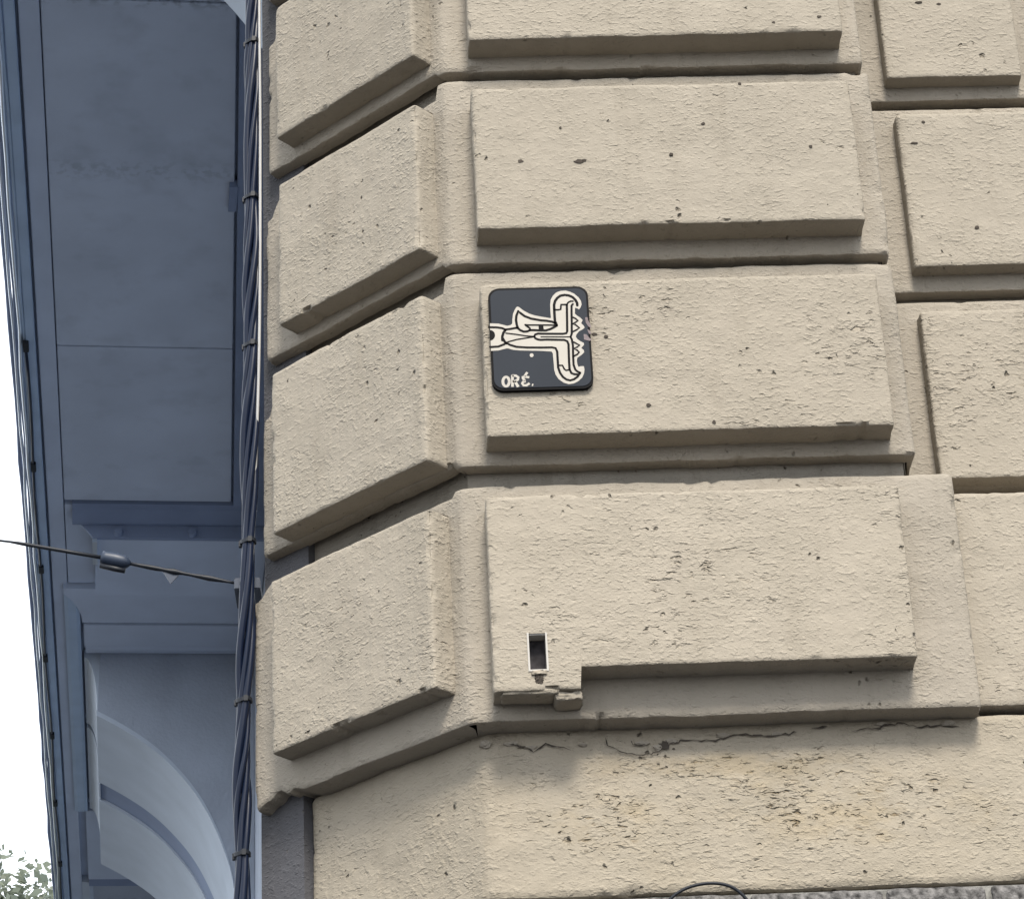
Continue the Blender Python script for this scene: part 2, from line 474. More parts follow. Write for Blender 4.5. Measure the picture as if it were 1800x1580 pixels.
# courses: (slab bottom, slab top, left end of slab, panel bottom, panel top, B panel end, B bottom, B top)
COURSE = [
    (3.468, 3.96, 0.61, 3.547, 3.905, 0.495, 3.538, 3.911),
    (4.003, 4.443, 0.58, 4.035, 4.378, 0.489, 4.016, 4.389),
    (4.463, 4.912, 0.566, 4.507, 4.846, 0.465, 4.497, 4.849),
    (4.935, 5.385, 0.556, 4.971, 5.32, 0.469, 4.973, 5.324),
    (5.408, 5.86, 0.556, 5.45, 5.795, 0.47, 5.452, 5.797),
]
HA, HB = .066, .054
blocks = []
for k, (s0, s1, se, p0, p1, qe, q0, q1) in enumerate(COURSE):
    xr = 1.088 if k == 0 else (1.022 if k < 3 else 1.014)
    back = .05 if k == 0 else .13
    path = [tuple(B(se + .004, -.06)), tuple(B(se)), (XC, D), (xr, D), (xr + .002, D + back)]
    ragged = {1: .075, 2: .055, 3: .06}.get(k, .03)
    def top(p, s1=s1, se=se, ragged=ragged, k=k):
        s = float((np.array(p) - np.array([XC, D])) @ OT)
        g = min(1, max(0, (s - (se - .075)) / .05))
        return s1 - ragged * g * g - ((.012 if k == 0 else .034) if s > .02 else 0)
    def bot(p, s0=s0, se=se, k=k):
        s = float((np.array(p) - np.array([XC, D])) @ OT)
        if k == 0:
            return s0 + .010 * min(1, max(0, (s - .46) / .03)) - .012 * min(1, max(0, (s - .545) / .03)) + .004 * (math.sin(s * 61) + math.sin(s * 143 + 1)) * (s > .5)
        return s0 + (.008 if s > 0.02 else 0)
    sl = rel('stone_block', path, s0, s1, .08 if k == 0 else .034, M['slab'], res=.008, bev=.007, amp=.0016, chip=.011, wob=.003, seed=11 + k * 7, z1f=top, z0f=bot)
    # raised panel on the front
    x0, x1 = (.166, .965) if k < 1 else (.175, .966 if k != 1 else .974)
    path = [(x0, D + .004), (x0, D - HA), (x1, D - HA), (x1, D + .004)]
    kw = {}
    if k == 0:
        def nb(p): return 3.503 if p[0] < .330 else 3.547
        kw = dict(z0f=nb, xs=(.2335, .2695, .328, .332), hole=(.2335, .2695, 3.542, 3.6175))
    rough = M['cream_rough'] if k in (0, 1) else M['cream']
    pan = relief('raised_panel', path, 3.503 if k == 0 else p0, p1, HA + .003, rough, None, res=.005, bev=.004, amp=.0014, chip=.010, wob=.0022, seed=101 + k * 13,
                 zs=(3.542, 3.6175) if k == 0 else (), **kw)
    pan.parent = sl
    # raised panel on the chamfer
    path = [tuple(B(qe, -.004)), tuple(B(qe, HB)), tuple(B(.036, HB)), tuple(B(.036, -.004))]
    pb = relief('raised_panel', path, q0, q1, HB + .003, M['cream'] if k else M['cream_rough'], None, res=.006, bev=.004, amp=.0013, chip=.016, wob=.0022, seed=201 + k * 13)
    pb.parent = sl
    blocks.append(sl)

# small recess cut into the lowest panel, its bright edge added as a white rim, with dirt
sl = blocks[0]
yb = D - HA
def liner(bm):
    x0, x1, z0, z1, t = .2325, .2705, 3.541, 3.6185, .0035
    box(bm, x0, x0 + t, yb - .0015, yb + .040, z0, z1)
    box(bm, x1 - t, x1, yb - .0015, yb + .040, z0, z1)
    box(bm, x0 + t, x1 - t, yb - .0015, yb + .040, z0, z0 + t)
    box(bm, x0 + t, x1 - t, yb + .002, yb + .040, z1 - t, z1)
o = bmesh_obj('recess_rim', liner, M['rim_white'], sl)
o = bmesh_obj('recess_back', lambda bm: box(bm, .2345, .2685, yb + .030, yb + .036, 3.543, 3.617), M['box_in'], sl)
def lumpy(bm, x0, x1, y0, y1, z0, z1, jit, seed):
    box(bm, x0, x1, y0, y1, z0, z1)
    bmesh.ops.subdivide_edges(bm, edges=list(bm.edges), cuts=4, use_grid_fill=True)
    bmesh.ops.smooth_vert(bm, verts=list(bm.verts), factor=.5, use_axis_x=True, use_axis_y=True, use_axis_z=True)
    rn = random.Random(seed)
    for v in bm.verts:
        v.co += Vector((rn.uniform(-jit, jit), rn.uniform(-jit, jit), rn.uniform(-jit, jit)))
bmesh_obj('recess_lip', lambda bm: lumpy(bm, .238, .266, yb - .004, yb + .004, 3.5335, 3.5415, .0012, 1), M['cream_rough'], sl, smooth=True)
bmesh_obj('recess_crevice', lambda bm: lumpy(bm, .244, .259, yb - .0016, yb + .004, 3.516, 3.5345, .0014, 2), M['crack'], sl)
bmesh_obj('mortar_lump', lambda bm: lumpy(bm, .280, .331, D - .058, D + .002, 3.487, 3.502, .0022, 3), M['cream_rough'], sl, smooth=True)
bmesh_obj('mortar_lump', lambda bm: lumpy(bm, .180, .290, D - .062, D - .01, 3.4985, 3.5065, .0016, 4), M['cream_rough'], sl, smooth=True)

# single deep blow-holes in the panels
def pits(lst, y, parent, seed):
    rn = random.Random(seed)
    for (x, z, rw, rh) in lst:
        prof = [(x + rw * rn.uniform(.7, 1.25) * math.cos(t), z + rh * rn.uniform(.7, 1.25) * math.sin(t)) for t in [k * math.pi / 5 for k in range(10)]]
        bmesh_obj('pit', lambda bm: extrude_profile(bm, prof, lambda p: (p[0], y - .0016, p[1]), lambda p: (p[0], y + .004, p[1])), M['crack'], parent)
pits([(.3901, 4.6617, .0100, .0045), (.4005, 4.6635, .005, .003), (.2701, 4.6653, .0053, .0038), (.5804, 4.6727, .0044, .0034), (.6518, 4.746, .0035, .003), (.356, 4.7448, .0027, .0021), (.7355, 4.8427, .004, .0038), (.8694, 4.6836, .0044, .003)], yb, blocks[2], 1)
pits([(.4941, 4.0936, .0044, .0038), (.6194, 4.0518, .004, .0038), (.4199, 4.2491, .004, .0034), (.3976, 4.255, .0053, .0038)], yb, blocks[1], 2)
pits([(.8206, 4.9964, .0035, .0026), (.9184, 5.0083, .0044, .003)], yb, blocks[3], 3)

# recessed wall to the right
REC = [(3.990, 4.420, [(1.085, 1.72, 3.979 + .012, 4.376)]), (4.444, 4.899, [(1.088, 1.70, 4.483, 4.862)]),
       (4.922, 5.375, [(1.081, 1.376, 4.956, 5.335), (1.475, 2.10, 4.956, 5.335)]), (5.40, 5.85, [(1.081, 1.7, 5.435, 5.81)])]
for k, (z0, z1, pans) in enumerate(REC):
    sl = rel('stone_block', [(.99, D + .168), (1.0, D + .13), (2.6, D + .13), (2.6, D + .168)], z0, z1, .034, M['slab'], res=.009, bev=.004, amp=.001, chip=.005, wob=.0015, seed=301 + k)
    for (x0, x1, a, b) in pans:
        p = relief('raised_panel', [(x0, D + .133), (x0, D + .09), (x1, D + .09), (x1, D + .133)], a, b, .042, M['cream_rough'] if k == 0 else M['cream'], None,
                   res=.006, bev=.004, amp=.0012, chip=.005, wob=.0012, seed=331 + k * 3 + int(x0 * 10))
        p.parent = sl
    if k == 1: pits([(1.1458, 4.8401, .004, .0026), (1.1202, 4.7872, .008, .0024), (1.2284, 4.5738, .0049, .0043)], D + .09, sl, 4)
    if k == 2: pits([(1.1714, 5.1524, .0071, .0026), (1.2147, 5.1466, .0044, .003)], D + .09, sl, 5)
rel('stone_block', [(1.05, D + .168), (1.055, D + .05), (2.6, D + .05), (2.6, D + .168)], 3.487, 3.938, .11, M['cream_rough'], res=.006, bev=.005, amp=.0016, chip=.010, wob=.002, seed=351)

# smooth band under the ledge and the rough stone base below it
rel('plaster_band', [tuple(B(.505, -.10)), tuple(B(.505, -.054)), tuple(corner(-.058)), (2.6, D + .058), (2.6, D + .10)], 3.142, 3.474, .04, M['worn'],
    res=.006, bev=.012, amp=.0022, chip=.008, wob=.003, seed=401)
edges = [-.10, .19, .62, .876, 1.065, 1.36, 1.75, 2.6]
for a, b in zip(edges[:-1], edges[1:]):
    rel('base_stone', [(a + .002, D + .09), (a + .002, D + .054), (b - .002, D + .054), (b - .002, D + .09)], 2.75, 3.137, .04, M['granite'],
        res=.010, bev=.008, amp=.004, chip=.012, wob=.004, seed=451 + int(a * 100))
blk('mortar_bed', lambda bm: box(bm, -.1, 2.6, D + .064, D + .12, 2.74, 3.138), M['mortar'])

# cracks and a round filled patch under the ledge
def ribbon(pts, width, y, zig=0, seed=0, closed=False):
    rnd = random.Random(seed)
    vs, fs = [], []
    n = len(pts)
    for i, (x, z) in enumerate(pts):
        a = pts[max(i - 1, 0)]; b = pts[min(i + 1, n - 1)]
        if closed: a = pts[i - 1]; b = pts[(i + 1) % n]
        dx, dz = b[0] - a[0], b[1] - a[1]
        L = math.hypot(dx, dz) or 1
        wv = width * (1 + zig * rnd.uniform(-.8, .9)) * .5
        if zig and not closed and i in (0, n - 1): wv *= .2
        vs += [(x - dz / L * wv, y, z + dx / L * wv), (x + dz / L * wv, y, z - dx / L * wv)]
    for i in range(n - 1 + (1 if closed else 0)):
        j = (i + 1) % n
        fs.append((2 * i, 2 * i + 1, 2 * j + 1, 2 * j))
    return vs, fs
def crack(pts, width, y, seed):
    rnd = random.Random(seed)
    fine = []
    for a, b in zip(pts[:-1], pts[1:]):
        k = max(2, int(math.hypot(b[0] - a[0], b[1] - a[1]) / .008))
        for i in range(k):
            t = i / k
            fine.append((a[0] + (b[0] - a[0]) * t + rnd.uniform(-.0035, .0035), a[1] + (b[1] - a[1]) * t + rnd.uniform(-.0028, .0028)))
    fine.append(pts[-1])
    vs, fs = ribbon(fine, width, y, .8, seed)
    fix(put('crack', mesh(vs, fs), M['crack'], bld))
yc = D + .0535
crack([(.497, 3.434), (.53, 3.441), (.575, 3.437), (.61, 3.445), (.66, 3.447), (.70, 3.441), (.74, 3.449)], .0022, yc, 3)
crack([(.846, 3.449), (.90, 3.453), (.935, 3.460), (.97, 3.452), (1.02, 3.451), (1.05, 3.450)], .0022, yc, 4)
crack([(.19, 3.443), (.225, 3.437), (.24, 3.428), (.265, 3.441), (.29, 3.437), (.31, 3.428)], .0022, yc, 5)
crack([(.375, 3.449), (.383, 3.434), (.405, 3.420), (.435, 3.414), (.468, 3.416), (.490, 3.428)], .0017, yc, 6)
crack([(.425, 3.444), (.431, 3.435), (.452, 3.436)], .0016, yc, 9)
crack([(.77, 3.458), (.80, 3.4585)], .004, yc, 7)
fix(put('plaster_hole', mesh(*(lambda c: ([(c[0] + rr * math.cos(a), yc - .0004, c[1] + .75 * rr * math.sin(a)) for a, rr in
    [(i * math.pi / 7, .011 * random.Random(i + 50).uniform(.6, 1.25)) for i in range(14)]], [tuple(range(14))[::-1]]))((.487, 3.431))), M['crack'], bld))

rnd = random.Random(77)
for (x, z, rw, rh) in ((.50, 3.4385, .012, .005), (.475, 3.427, .010, .005), (.445, 3.4365, .013, .004), (.235, 3.436, .012, .004), (.20, 3.4445, .016, .005), (.60, 3.448, .013, .004), (.70, 3.4465, .011, .005), (.905, 3.4595, .012, .004), (1.03, 3.456, .012, .005), (.15, 3.446, .012, .007), (.335, 3.4385, .008, .003)):
    prof = [(x + rw * rnd.uniform(.6, 1.3) * math.cos(t), z + rh * rnd.uniform(.6, 1.3) * math.sin(t)) for t in [k * math.pi / 6 for k in range(12)]]
    fix(bmesh_obj('plaster_flake', lambda bm: extrude_profile(bm, prof, lambda p: (p[0], D + .0515 + .004 * (p[1] < z), p[1]), lambda p: (p[0], D + .062, p[1])), M['slab'], bld))

# upper facade, seen only from elsewhere: windows and a cornice
for fx in (2.2, 4.6, 7.0):
    for fz in (8.2, 12.2, 16.2):
        wn = blk('window', lambda bm: box(bm, fx - .6, fx + .6, D + .10, D + .16, fz, fz + 2.1), M['slab'])
        bmesh_obj('pane', lambda bm: box(bm, fx - .5, fx + .5, D + .09, D + .098, fz + .1, fz + 2.0), M['glass'], wn)
blk('upper_wall', lambda bm: prism(bm, [tuple(B(.60, -.012)), tuple(corner(-.012)), (9, D - -.012), (9, D + .12), tuple(corner(-.03)), tuple(B(.60, -.028))], 5.87, 21.0), M['cream'])
blk('cornice', lambda bm: prism(bm, [tuple(B(.9, .5)), tuple(corner(.5)), (9.4, D - .5), (9.4, 6.7), (-.1, 6.7)], 21.0, 21.5), M['slab'])

# ------------------------------------------------------------------ the painted tile
AF = np.array([[0.0011278, -3.61e-05], [-6.45e-05, -0.0012912], [-0.7423349, 5.0577665]])
T0 = np.array([.2895, 4.2548])
def tp(x, y):                                          # drawing units on the tile face
    return np.array([x, y, 1.0]) @ AF - T0
tile = thing('wall_tile', 'black square tile with a white beast drawing, fixed to the cream wall', 'tile', (T0[0], D - HA, T0[1] - .010))
TW, TH, TT = .0995, .1155, .012
def rrect(hw, hh, rad, n=7):
    out = []
    for cx, cz, a0 in ((hw - rad, hh - rad, 0), (-hw + rad, hh - rad, 90), (-hw + rad, -hh + rad, 180), (hw - rad, -hh + rad, 270)):
        for i in range(n):
            a = R(a0 + 90 * i / (n - 1))
            out.append((cx + rad * math.cos(a), cz + rad * math.sin(a)))
    return out
def tbody(bm):
    prof = rrect(TW, TH, .022)
    extrude_profile(bm, prof, lambda p: (p[0], .002, p[1]), lambda p: (p[0], -TT + .002, p[1]))
    inner = [(p[0] * .985, p[1] * .985) for p in prof]
tb = bmesh_obj('tile_body', tbody, M['glaze_black'], tile)
gl = bmesh_obj('glaze_face', lambda bm: extrude_profile(bm, rrect(TW - .0042, TH - .0050, .0185), lambda p: (p[0], -TT + .002, p[1]), lambda p: (p[0], -TT + .0008, p[1])), M['glaze'], tile)
YF = -TT + .0008
def fill(poly, y):
    pts = [Vector((p[0], p[1], 0)) for p in poly]
    tris = geometry.tessellate_polygon([pts])
    vs = [(p[0], y, p[1]) for p in poly]
    return vs, [tuple(t) for t in tris]
def join(parts):
    V, F = [], []
    for vs, fs in parts:
        k = len(V); V += vs; F += [tuple(i + k for i in q) for q in fs]
    return mesh(V, F)
SC = 15.8
def q_(quad, pts):
    ox, oy = {'TL': (850, 500), 'TR': (950, 500), 'BL': (850, 590), 'BR': (950, 590)}[quad]
    return [(ox + x / SC, oy + y / SC) for x, y in pts]
outer = [(860.1, 570.3), (875.3, 570.9), (885.4, 573.4), (890.5, 574.7), (896.8, 573.4), (899.4, 570.9), (899.7, 562), (900.6, 553.8), (903.2, 547.5), (906.3, 541.8), (908.9, 540.8), (911.4, 541.8), (919.6, 548.1), (929.1, 553.2), (938.6, 556.3), (950, 558.5), (965.2, 561.1), (967.4, 560.8), (966.6, 550.6), (966.1, 538), (967.1, 528.5), (970.9, 521.5), (976.6, 515.8), (984.2, 513), (993, 512.3), (1000.6, 514.2), (1008.2, 517.7), (1015.8, 524.1), (1020.3, 530.4), (1021.5, 536.7), (1019.6, 542.4), (1016.8, 545.6), (1013.3, 543.7), (1009.8, 542.7), (1009.5, 553.2), (1013.3, 556.6), (1019.6, 560.8), (1023.1, 564.6), (1020.9, 569), (1020.3, 570.3), (1024.7, 574.1), (1026.6, 577.8), (1022.8, 581), (1016.5, 584.2), (1012, 589.9), (1010.8, 593.8), (1013.3, 597.6), (1018.4, 601.4), (1024.7, 604.6), (1025.3, 607.7), (1020.3, 613.4), (1024.7, 617.2), (1025.3, 621), (1021.5, 624.8), (1013.3, 630.5), (1012.3, 635.6), (1013.3, 641.9), (1015.2, 646.3), (1019, 645.1), (1024.7, 645.1), (1025.6, 650.8), (1024.7, 657.7), (1021.5, 664.7), (1014.6, 671), (1006.9, 674.8), (998.1, 676.1), (989.2, 673.5), (980.4, 667.2), (975.3, 659.6), (972.8, 650.8), (972.2, 640.6), (970.9, 628), (970.6, 622.9), (968.4, 619.7), (959.5, 619.1), (950, 618.5), (913.3, 617.8), (900.6, 616.6), (894.3, 614.7), (890.5, 614.1), (885.4, 615.3), (875.3, 617.8), (862.5, 618.5)]
put('drawing', mesh(*fill([tp(*p) for p in outer], YF - .0003)), M['glaze_white'], tile)
STR = [  # black brush lines: (width in drawing units, points)
    (3.4, q_('TL', [(150, 1220), (360, 1225), (500, 1245), (590, 1285), (720, 1270), (880, 1240), (925, 1235)])),
    (3.6, q_('TL', [(940, 1250), (905, 1150), (885, 1020), (895, 900), (945, 775), (1000, 820), (1120, 910), (1300, 980), (1580, 1030)]) + q_('TR', [(150, 1040), (300, 1065), (370, 1095)])),
    (3.9, q_('TR', [(390, 1110), (375, 900), (368, 750), (362, 600), (390, 490), (450, 405), (540, 340), (660, 318), (780, 335), (880, 380), (955, 455), (1005, 545), (1008, 610)])),
    (3.6, q_('TL', [(920, 1230), (1000, 1300), (1100, 1342), (1200, 1335), (1270, 1300), (1400, 1300), (1580, 1312)]) + q_('TR', [(130, 1310), (260, 1270), (380, 1210), (430, 1170)])),
    (2.6, q_('TL', [(1140, 1152), (1250, 1160), (1580, 1160)]) + q_('TR', [(200, 1160), (430, 1165)])),
    (3.0, q_('TL', [(1150, 1160), (1210, 1205), (1270, 1250), (1275, 1310)])),
    (5.0, q_('TR', [(395, 1090), (425, 1170)])),
    (2.8, q_('TR', [(375, 735), (480, 735), (545, 722), (552, 640), (560, 590), (700, 590)])),
    (3.4, q_('TR', [(718, 590), (722, 1000), (725, 1330), (700, 1385), (610, 1402), (0, 1400)]) + q_('TL', [(1500, 1395), (1420, 1420), (1390, 1475), (1425, 1530), (1500, 1560), (1580, 1570)]) + q_('BR', [(150, 140), (400, 145), (640, 150), (725, 185), (758, 270), (765, 500), (772, 750), (785, 960), (835, 1060), (910, 1090), (1030, 1095)])),
    (2.6, q_('TR', [(710, 590), (765, 520), (830, 493), (890, 495)])),
    (3.2, q_('TR', [(885, 575), (850, 620), (848, 800), (852, 1100), (850, 1400), (815, 1490)]) + q_('BR', [(850, 130), (880, 300), (885, 600), (895, 830), (940, 960), (1000, 1015), (1060, 1045)])),
    (1.9, q_('TR', [(0, 1487), (300, 1488), (600, 1490), (820, 1485)])),
    (2.6, q_('TR', [(890, 945), (960, 980), (1020, 1035), (965, 1080), (870, 1130), (950, 1145), (1060, 1235), (990, 1290), (870, 1350)])),
    (2.6, q_('BR', [(895, 205), (960, 240), (1060, 295), (1000, 345), (900, 390), (990, 425), (1050, 490), (1000, 545), (900, 600)])),
    (3.8, q_('TL', [(600, 1290), (540, 1370), (508, 1470), (510, 1580)]) + q_('BL', [(525, 110), (570, 190), (630, 245)])),
    (2.2, q_('TL', [(610, 1385), (900, 1420), (1150, 1460), (1390, 1480)])),
    (2.2, q_('BL', [(660, 205), (900, 140), (1150, 100), (1380, 60)])),
    (3.4, q_('BL', [(170, 345), (400, 332), (560, 270), (630, 235), (720, 285), (900, 340), (1200, 358), (1580, 360)]) + q_('BR', [(300, 355), (400, 375), (445, 470), (458, 700), (470, 900), (520, 1050), (600, 1165), (700, 1235), (800, 1258), (900, 1230), (1000, 1160), (1075, 1050)])),
    (2.6, q_('BR', [(470, 848), (590, 850), (640, 950), (690, 985), (790, 965)])),
]
parts = []
for wd, pts in STR:
    P = [tp(*p) for p in pts]
    wd *= 1.15
    vs, fs = ribbon(P, wd * .00121, YF - .0006)
    parts.append((vs, fs))
    for e in P:
        parts.append(fill([(e[0] + wd * .0006 * math.cos(a * math.pi / 5), e[1] + wd * .0006 * math.sin(a * math.pi / 5)) for a in range(10)], YF - .00063))
parts.append(fill([tp(*p) for p in q_('TL', [(1510, 1160), (1580, 1160), (1640, 1160), (1660, 1310), (1580, 1312), (1515, 1300)])], YF - .00066))
parts.append(fill([tp(860.2 + 9.2 * math.sin(a * math.pi / 12), 591.3 - 9.2 * math.cos(a * math.pi / 12)) for a in range(13)], YF - .00066))
put('drawing_lines', join(parts), M['glaze_black'], tile)
LET = [(4.6, [(620 + 88 * math.cos(a * math.pi / 8), 1290 + 128 * math.sin(a * math.pi / 8)) for a in range(17)]),
       (4.3, [(792, 1110), (796, 1280), (796, 1432)]),
       (4.3, [(792, 1125), (890, 1130), (955, 1175), (945, 1235), (870, 1280), (800, 1285)]), (4.6, [(860, 1275), (955, 1435)]),
       (4.0, [(1200, 1035), (1125, 1150)]), (4.0, [(1255, 1175), (1160, 1160), (1065, 1170), (1080, 1205), (1140, 1270)]),
       (4.2, [(1155, 1280), (1085, 1300), (1062, 1340), (1100, 1390), (1180, 1392), (1265, 1335)]), (4.0, [(1330, 1375), (1365, 1385)])]
parts = []
for wd, pts in LET:
    P = [tp(*p) for p in q_('BL', pts)]
    parts.append(ribbon(P, wd * .00121, YF - .0004))
parts.append(fill([tp(850 + (1320 + 55 * math.cos(a)) / SC, 590 + (570 + 55 * math.sin(a)) / SC) for a in [i * math.pi / 5 for i in range(10)]], YF - .0004))
put('lettering', join(parts), M['glaze_white'], tile)
for blob in ([(1225, 950), (1290, 940), (1300, 1010), (1370, 1150), (1390, 1240), (1310, 1200), (1240, 1090)], [(1180, 1410), (1260, 1420), (1330, 1510), (1400, 1560), (1350, 1600), (1260, 1580), (1190, 1560)], [(1280, 1280), (1350, 1310), (1400, 1400), (1330, 1410)]):
    put('chipped_spot', mesh(*fill([tp(*p) for p in q_('TR', blob)], YF - .0007)), M['chip'], tile)

# ------------------------------------------------------------------ cables on the building's edge
path = [(.580, 6.0), (.586, 5.434), (.592, 4.893), (.596, 4.391), (.611, 3.864), (.627, 3.497), (.624, 3.283), (.63, 2.4), (.63, .3)]
ctr = catmull([tuple(B(s, .016)) + (z,) for s, z in path], 40)
bun = thing('cable_bundle', 'bundle of twisted dark cables strapped along the left edge of the cream wall', 'cables', tuple(ctr[-1]))
binv = Matrix.Translation(-Vector(ctr[-1]))
nC = 5
tie_z = [5.31, 4.89, 4.52, 4.055, 3.70, 3.375]
for k in range(nC):
    pts = []
    for i, c in enumerate(ctr):
        z = c[2]
        ph = k * 2 * math.pi / nC + 8.5 * (z + .05 * math.sin(7 * z))
        near = min(abs(z - t) for t in tie_z)
        rad = .0090 + .0052 * min(1, near / .14) * (.8 + .5 * math.sin(k * 2.1 + z * 4.0))
        if k == 0: rad += .003 * min(1, near / .1)
        pts.append((c[0] + rad * math.cos(ph) * .75, c[1] - rad * math.cos(ph) * .6, z)) if False else pts.append(
            tuple(np.array([c[0], c[1]]) + OT * rad * math.cos(ph) + ON * rad * math.sin(ph) * .8) + (z,))
    o = put('cable', tube(pts, [.0076, .0062, .0084, .0056, .0070][k], 10), M['cable'], bun, True)
    o.matrix_parent_inverse = binv
for z in tie_z:
    c = min(ctr, key=lambda q: abs(q[2] - z))
    def tie(bm, c=c):
        for (rr, n) in ((.0195, 18),):
            ring = []
            for i in range(n):
                a = 2 * math.pi * i / n
                ring.append((np.array([c[0], c[1]]) + OT * rr * math.cos(a) + ON * rr * .8 * math.sin(a)))
            lo = [bm.verts.new((p[0], p[1], c[2] - .004 + .002 * math.sin(i))) for i, p in enumerate(ring)]
            hi = [bm.verts.new((p[0], p[1], c[2] + .004 + .002 * math.sin(i))) for i, p in enumerate(ring)]
            for i in range(n):
                bm.faces.new((lo[i], lo[(i + 1) % n], hi[(i + 1) % n], hi[i]))
            bm.faces.new(lo[::-1]); bm.faces.new(hi)
        h = np.array([c[0], c[1]]) + OT * .015 + ON * .006
        h2 = np.array([c[0], c[1]]) - OT * .0145 + ON * .008
        box(bm, h[0] - .005, h[0] + .004, h[1] - .005, h[1] + .005, c[2] - .008, c[2] + .004)
        box(bm, h2[0] - .004, h2[0] + .004, h2[1] - .004, h2[1] + .004, c[2] - .006, c[2] + .006)
    o = bmesh_obj('cable_tie', tie, M['dark_metal'], bun)
    o.matrix_parent_inverse = binv
wp = [(.556, 6.0), (.559, 5.419), (.558, 5.027), (.564, 4.518), (.583, 4.115), (.601, 3.734), (.6135, 3.45), (.6135, 3.2)]  # bright rim along the wall edge, added as a thin pale tube
o = put('wall_edge_rim', tube(catmull([tuple(B(s + .010, .010)) + (z,) for s, z in wp], 14), .0034, 8), M['edge_rim_white'], None, True)
tag(o, 'bright rim of the wall edge, added as a thin white line beside the dark cable bundle', 'cable')

# ------------------------------------------------------------------ span wire with insulator
A0 = Vector((-.344, 5.25, 3.973)); A1 = Vector((-.567, 5.25, 4.026)); A2 = Vector((-.626, 5.25, 4.042)); A3 = Vector((-6.5, 5.6, 5.05))
wire = thing('span_wire', 'taut wire with a dark insulator crossing in front of the blue soffit', 'wire', A0)
wi = Matrix.Translation(-A0)
def wput(name, me, mat, sm=True):
    o = put(name, me, mat, wire, sm); o.matrix_parent_inverse = wi; return o
mid = [A2 + (A3 - A2) * t - Vector((0, 0, .35 * t * (1 - t) * .12)) for t in [i / 24 for i in range(25)]]
w0 = A2 + Vector((-.165, 0, .037))
wput('wire', tube([A2, (A2 + w0) / 2, w0, w0 + Vector((-.05, 0, .0105))], [.0042, .0042, .004, .0014], 8), M['dark_metal'])
wput('wire', tube([w0, A3 + Vector((0, 0, .1))], .0013, 6), M['dark_metal'])
ax = (A1 - A2).normalized()
ins = [A2 + ax * (.064 * t) for t in (0, .02, .15, .45, .75, .9, 1)]
wput('insulator', tube(ins, [.006, .0145, .0150, .0165, .0155, .011, .004], 14), M['insulator'])
wput('insulator_loop', tube([p + Vector((0, -.004, -.021)) for p in (A2 + ax * -.002, A2 + ax * .03, A2 + ax * .052)], [.0055, .0062, .0055], 8), M['dark_metal'])
rod = [A1 + (A0 - A1) * t for t in [i / 12 for i in range(13)]]
rr_ = [.0038, .004, .005, .0052, .004, .0065, .0038, .0035, .0050, .0062, .0045, .003, .003]
wput('turnbuckle', tube(rod, rr_, 8), M['dark_metal'])
p = A1 + (A0 - A1) * .40
bm_t = mesh([(p.x - .022, p.y, p.z + .004), (p.x + .016, p.y, p.z - .006), (p.x - .003, p.y, p.z - .028), (p.x - .022, p.y + .003, p.z + .004), (p.x + .016, p.y + .003, p.z - .006), (p.x - .003, p.y + .003, p.z - .028)], [(0, 1, 2), (5, 4, 3), (0, 3, 4, 1), (1, 4, 5, 2), (2, 5, 3, 0)])
wput('tag', bm_t, M['insulator'], False)
o = bmesh_obj('wall_anchor', lambda bm: (box(bm, A0.x - .004, A0.x + .05, A0.y - .006, A0.y + .10, A0.z - .016, A0.z + .010)), M['insulator'], wire, bevel=.002)
o.matrix_parent_inverse = wi

# black cable looping over the stone base
lp = [(.44, D + .030, 3.06), (.468, D + .027, 3.115), (.497, D + .024, 3.138), (.535, D + .022, 3.148), (.572, D + .022, 3.146), (.600, D + .024, 3.132), (.622, D + .027, 3.10), (.64, D + .03, 3.03), (.65, D + .03, 2.80)]
o = put('loose_cable', tube(catmull(lp, 8), .0032, 8), M['dark_metal'], None, True)
tag(o, 'black cable looping over the top of the grey stone base', 'cable')

# ------------------------------------------------------------------ portico building across the lane: u across, v away along the lane
PA = R(5.7)
por = thing('portico_building', 'blue grey building with a deep panelled soffit and pale arched ribs', 'building', (-1.57, 9.6, 0), rot=PA)
H = 8.7
def ub(name, fn, mat, parent=por, **k):
    return bmesh_obj(name, fn, mat, parent, **k)
# mouldings along the outer edge, drawn along v
V0, V1 = -5.5, 26.0
ub('eave_slab', lambda bm: box(bm, -.10, 1.40, V0, V1, H + .05, H + .42), M['blue'])
ub('edge_board', lambda bm: box(bm, -.052, -.004, V0, V1, H - .012, H + .05), M['edge_blue'], bevel=.004)
ub('frame_strip', lambda bm: box(bm, .010, .100, V0, V1, H, H + .05), M['blue'], bevel=.003)  # flat frame board inside the edge, in the plain blue paint
def wavy(bm, u0, z, rad, seed):
    rnd = random.Random(seed)
    n = 10
    prev = None
    for i in range(80):
        v = V0 + (V1 - V0) * i / 79
        du = rnd.uniform(-.006, .006); dz = rnd.uniform(-.004, .004)
        ring = [bm.verts.new((u0 + du + rad * math.cos(2 * math.pi * k / n), v, z + dz + rad * math.sin(2 * math.pi * k / n))) for k in range(n)]
        if prev:
            for k in range(n):
                bm.faces.new((prev[k], prev[(k + 1) % n], ring[(k + 1) % n], ring[k]))
        prev = ring
for i, (u0, z, rad, mt) in enumerate(((-.064, H + .006, .010, 'edge_blue'), (-.083, H + .008, .0115, 'white_metal'), (-.100, H + .018, .009, 'blue_dark'), (-.114, H + .024, .009, 'white_metal'), (-.131, H + .044, .014, 'blue_dark'))):
    ub('gutter_pipe', lambda bm: wavy(bm, u0, z, rad, 70 + i), M[mt], smooth=True)
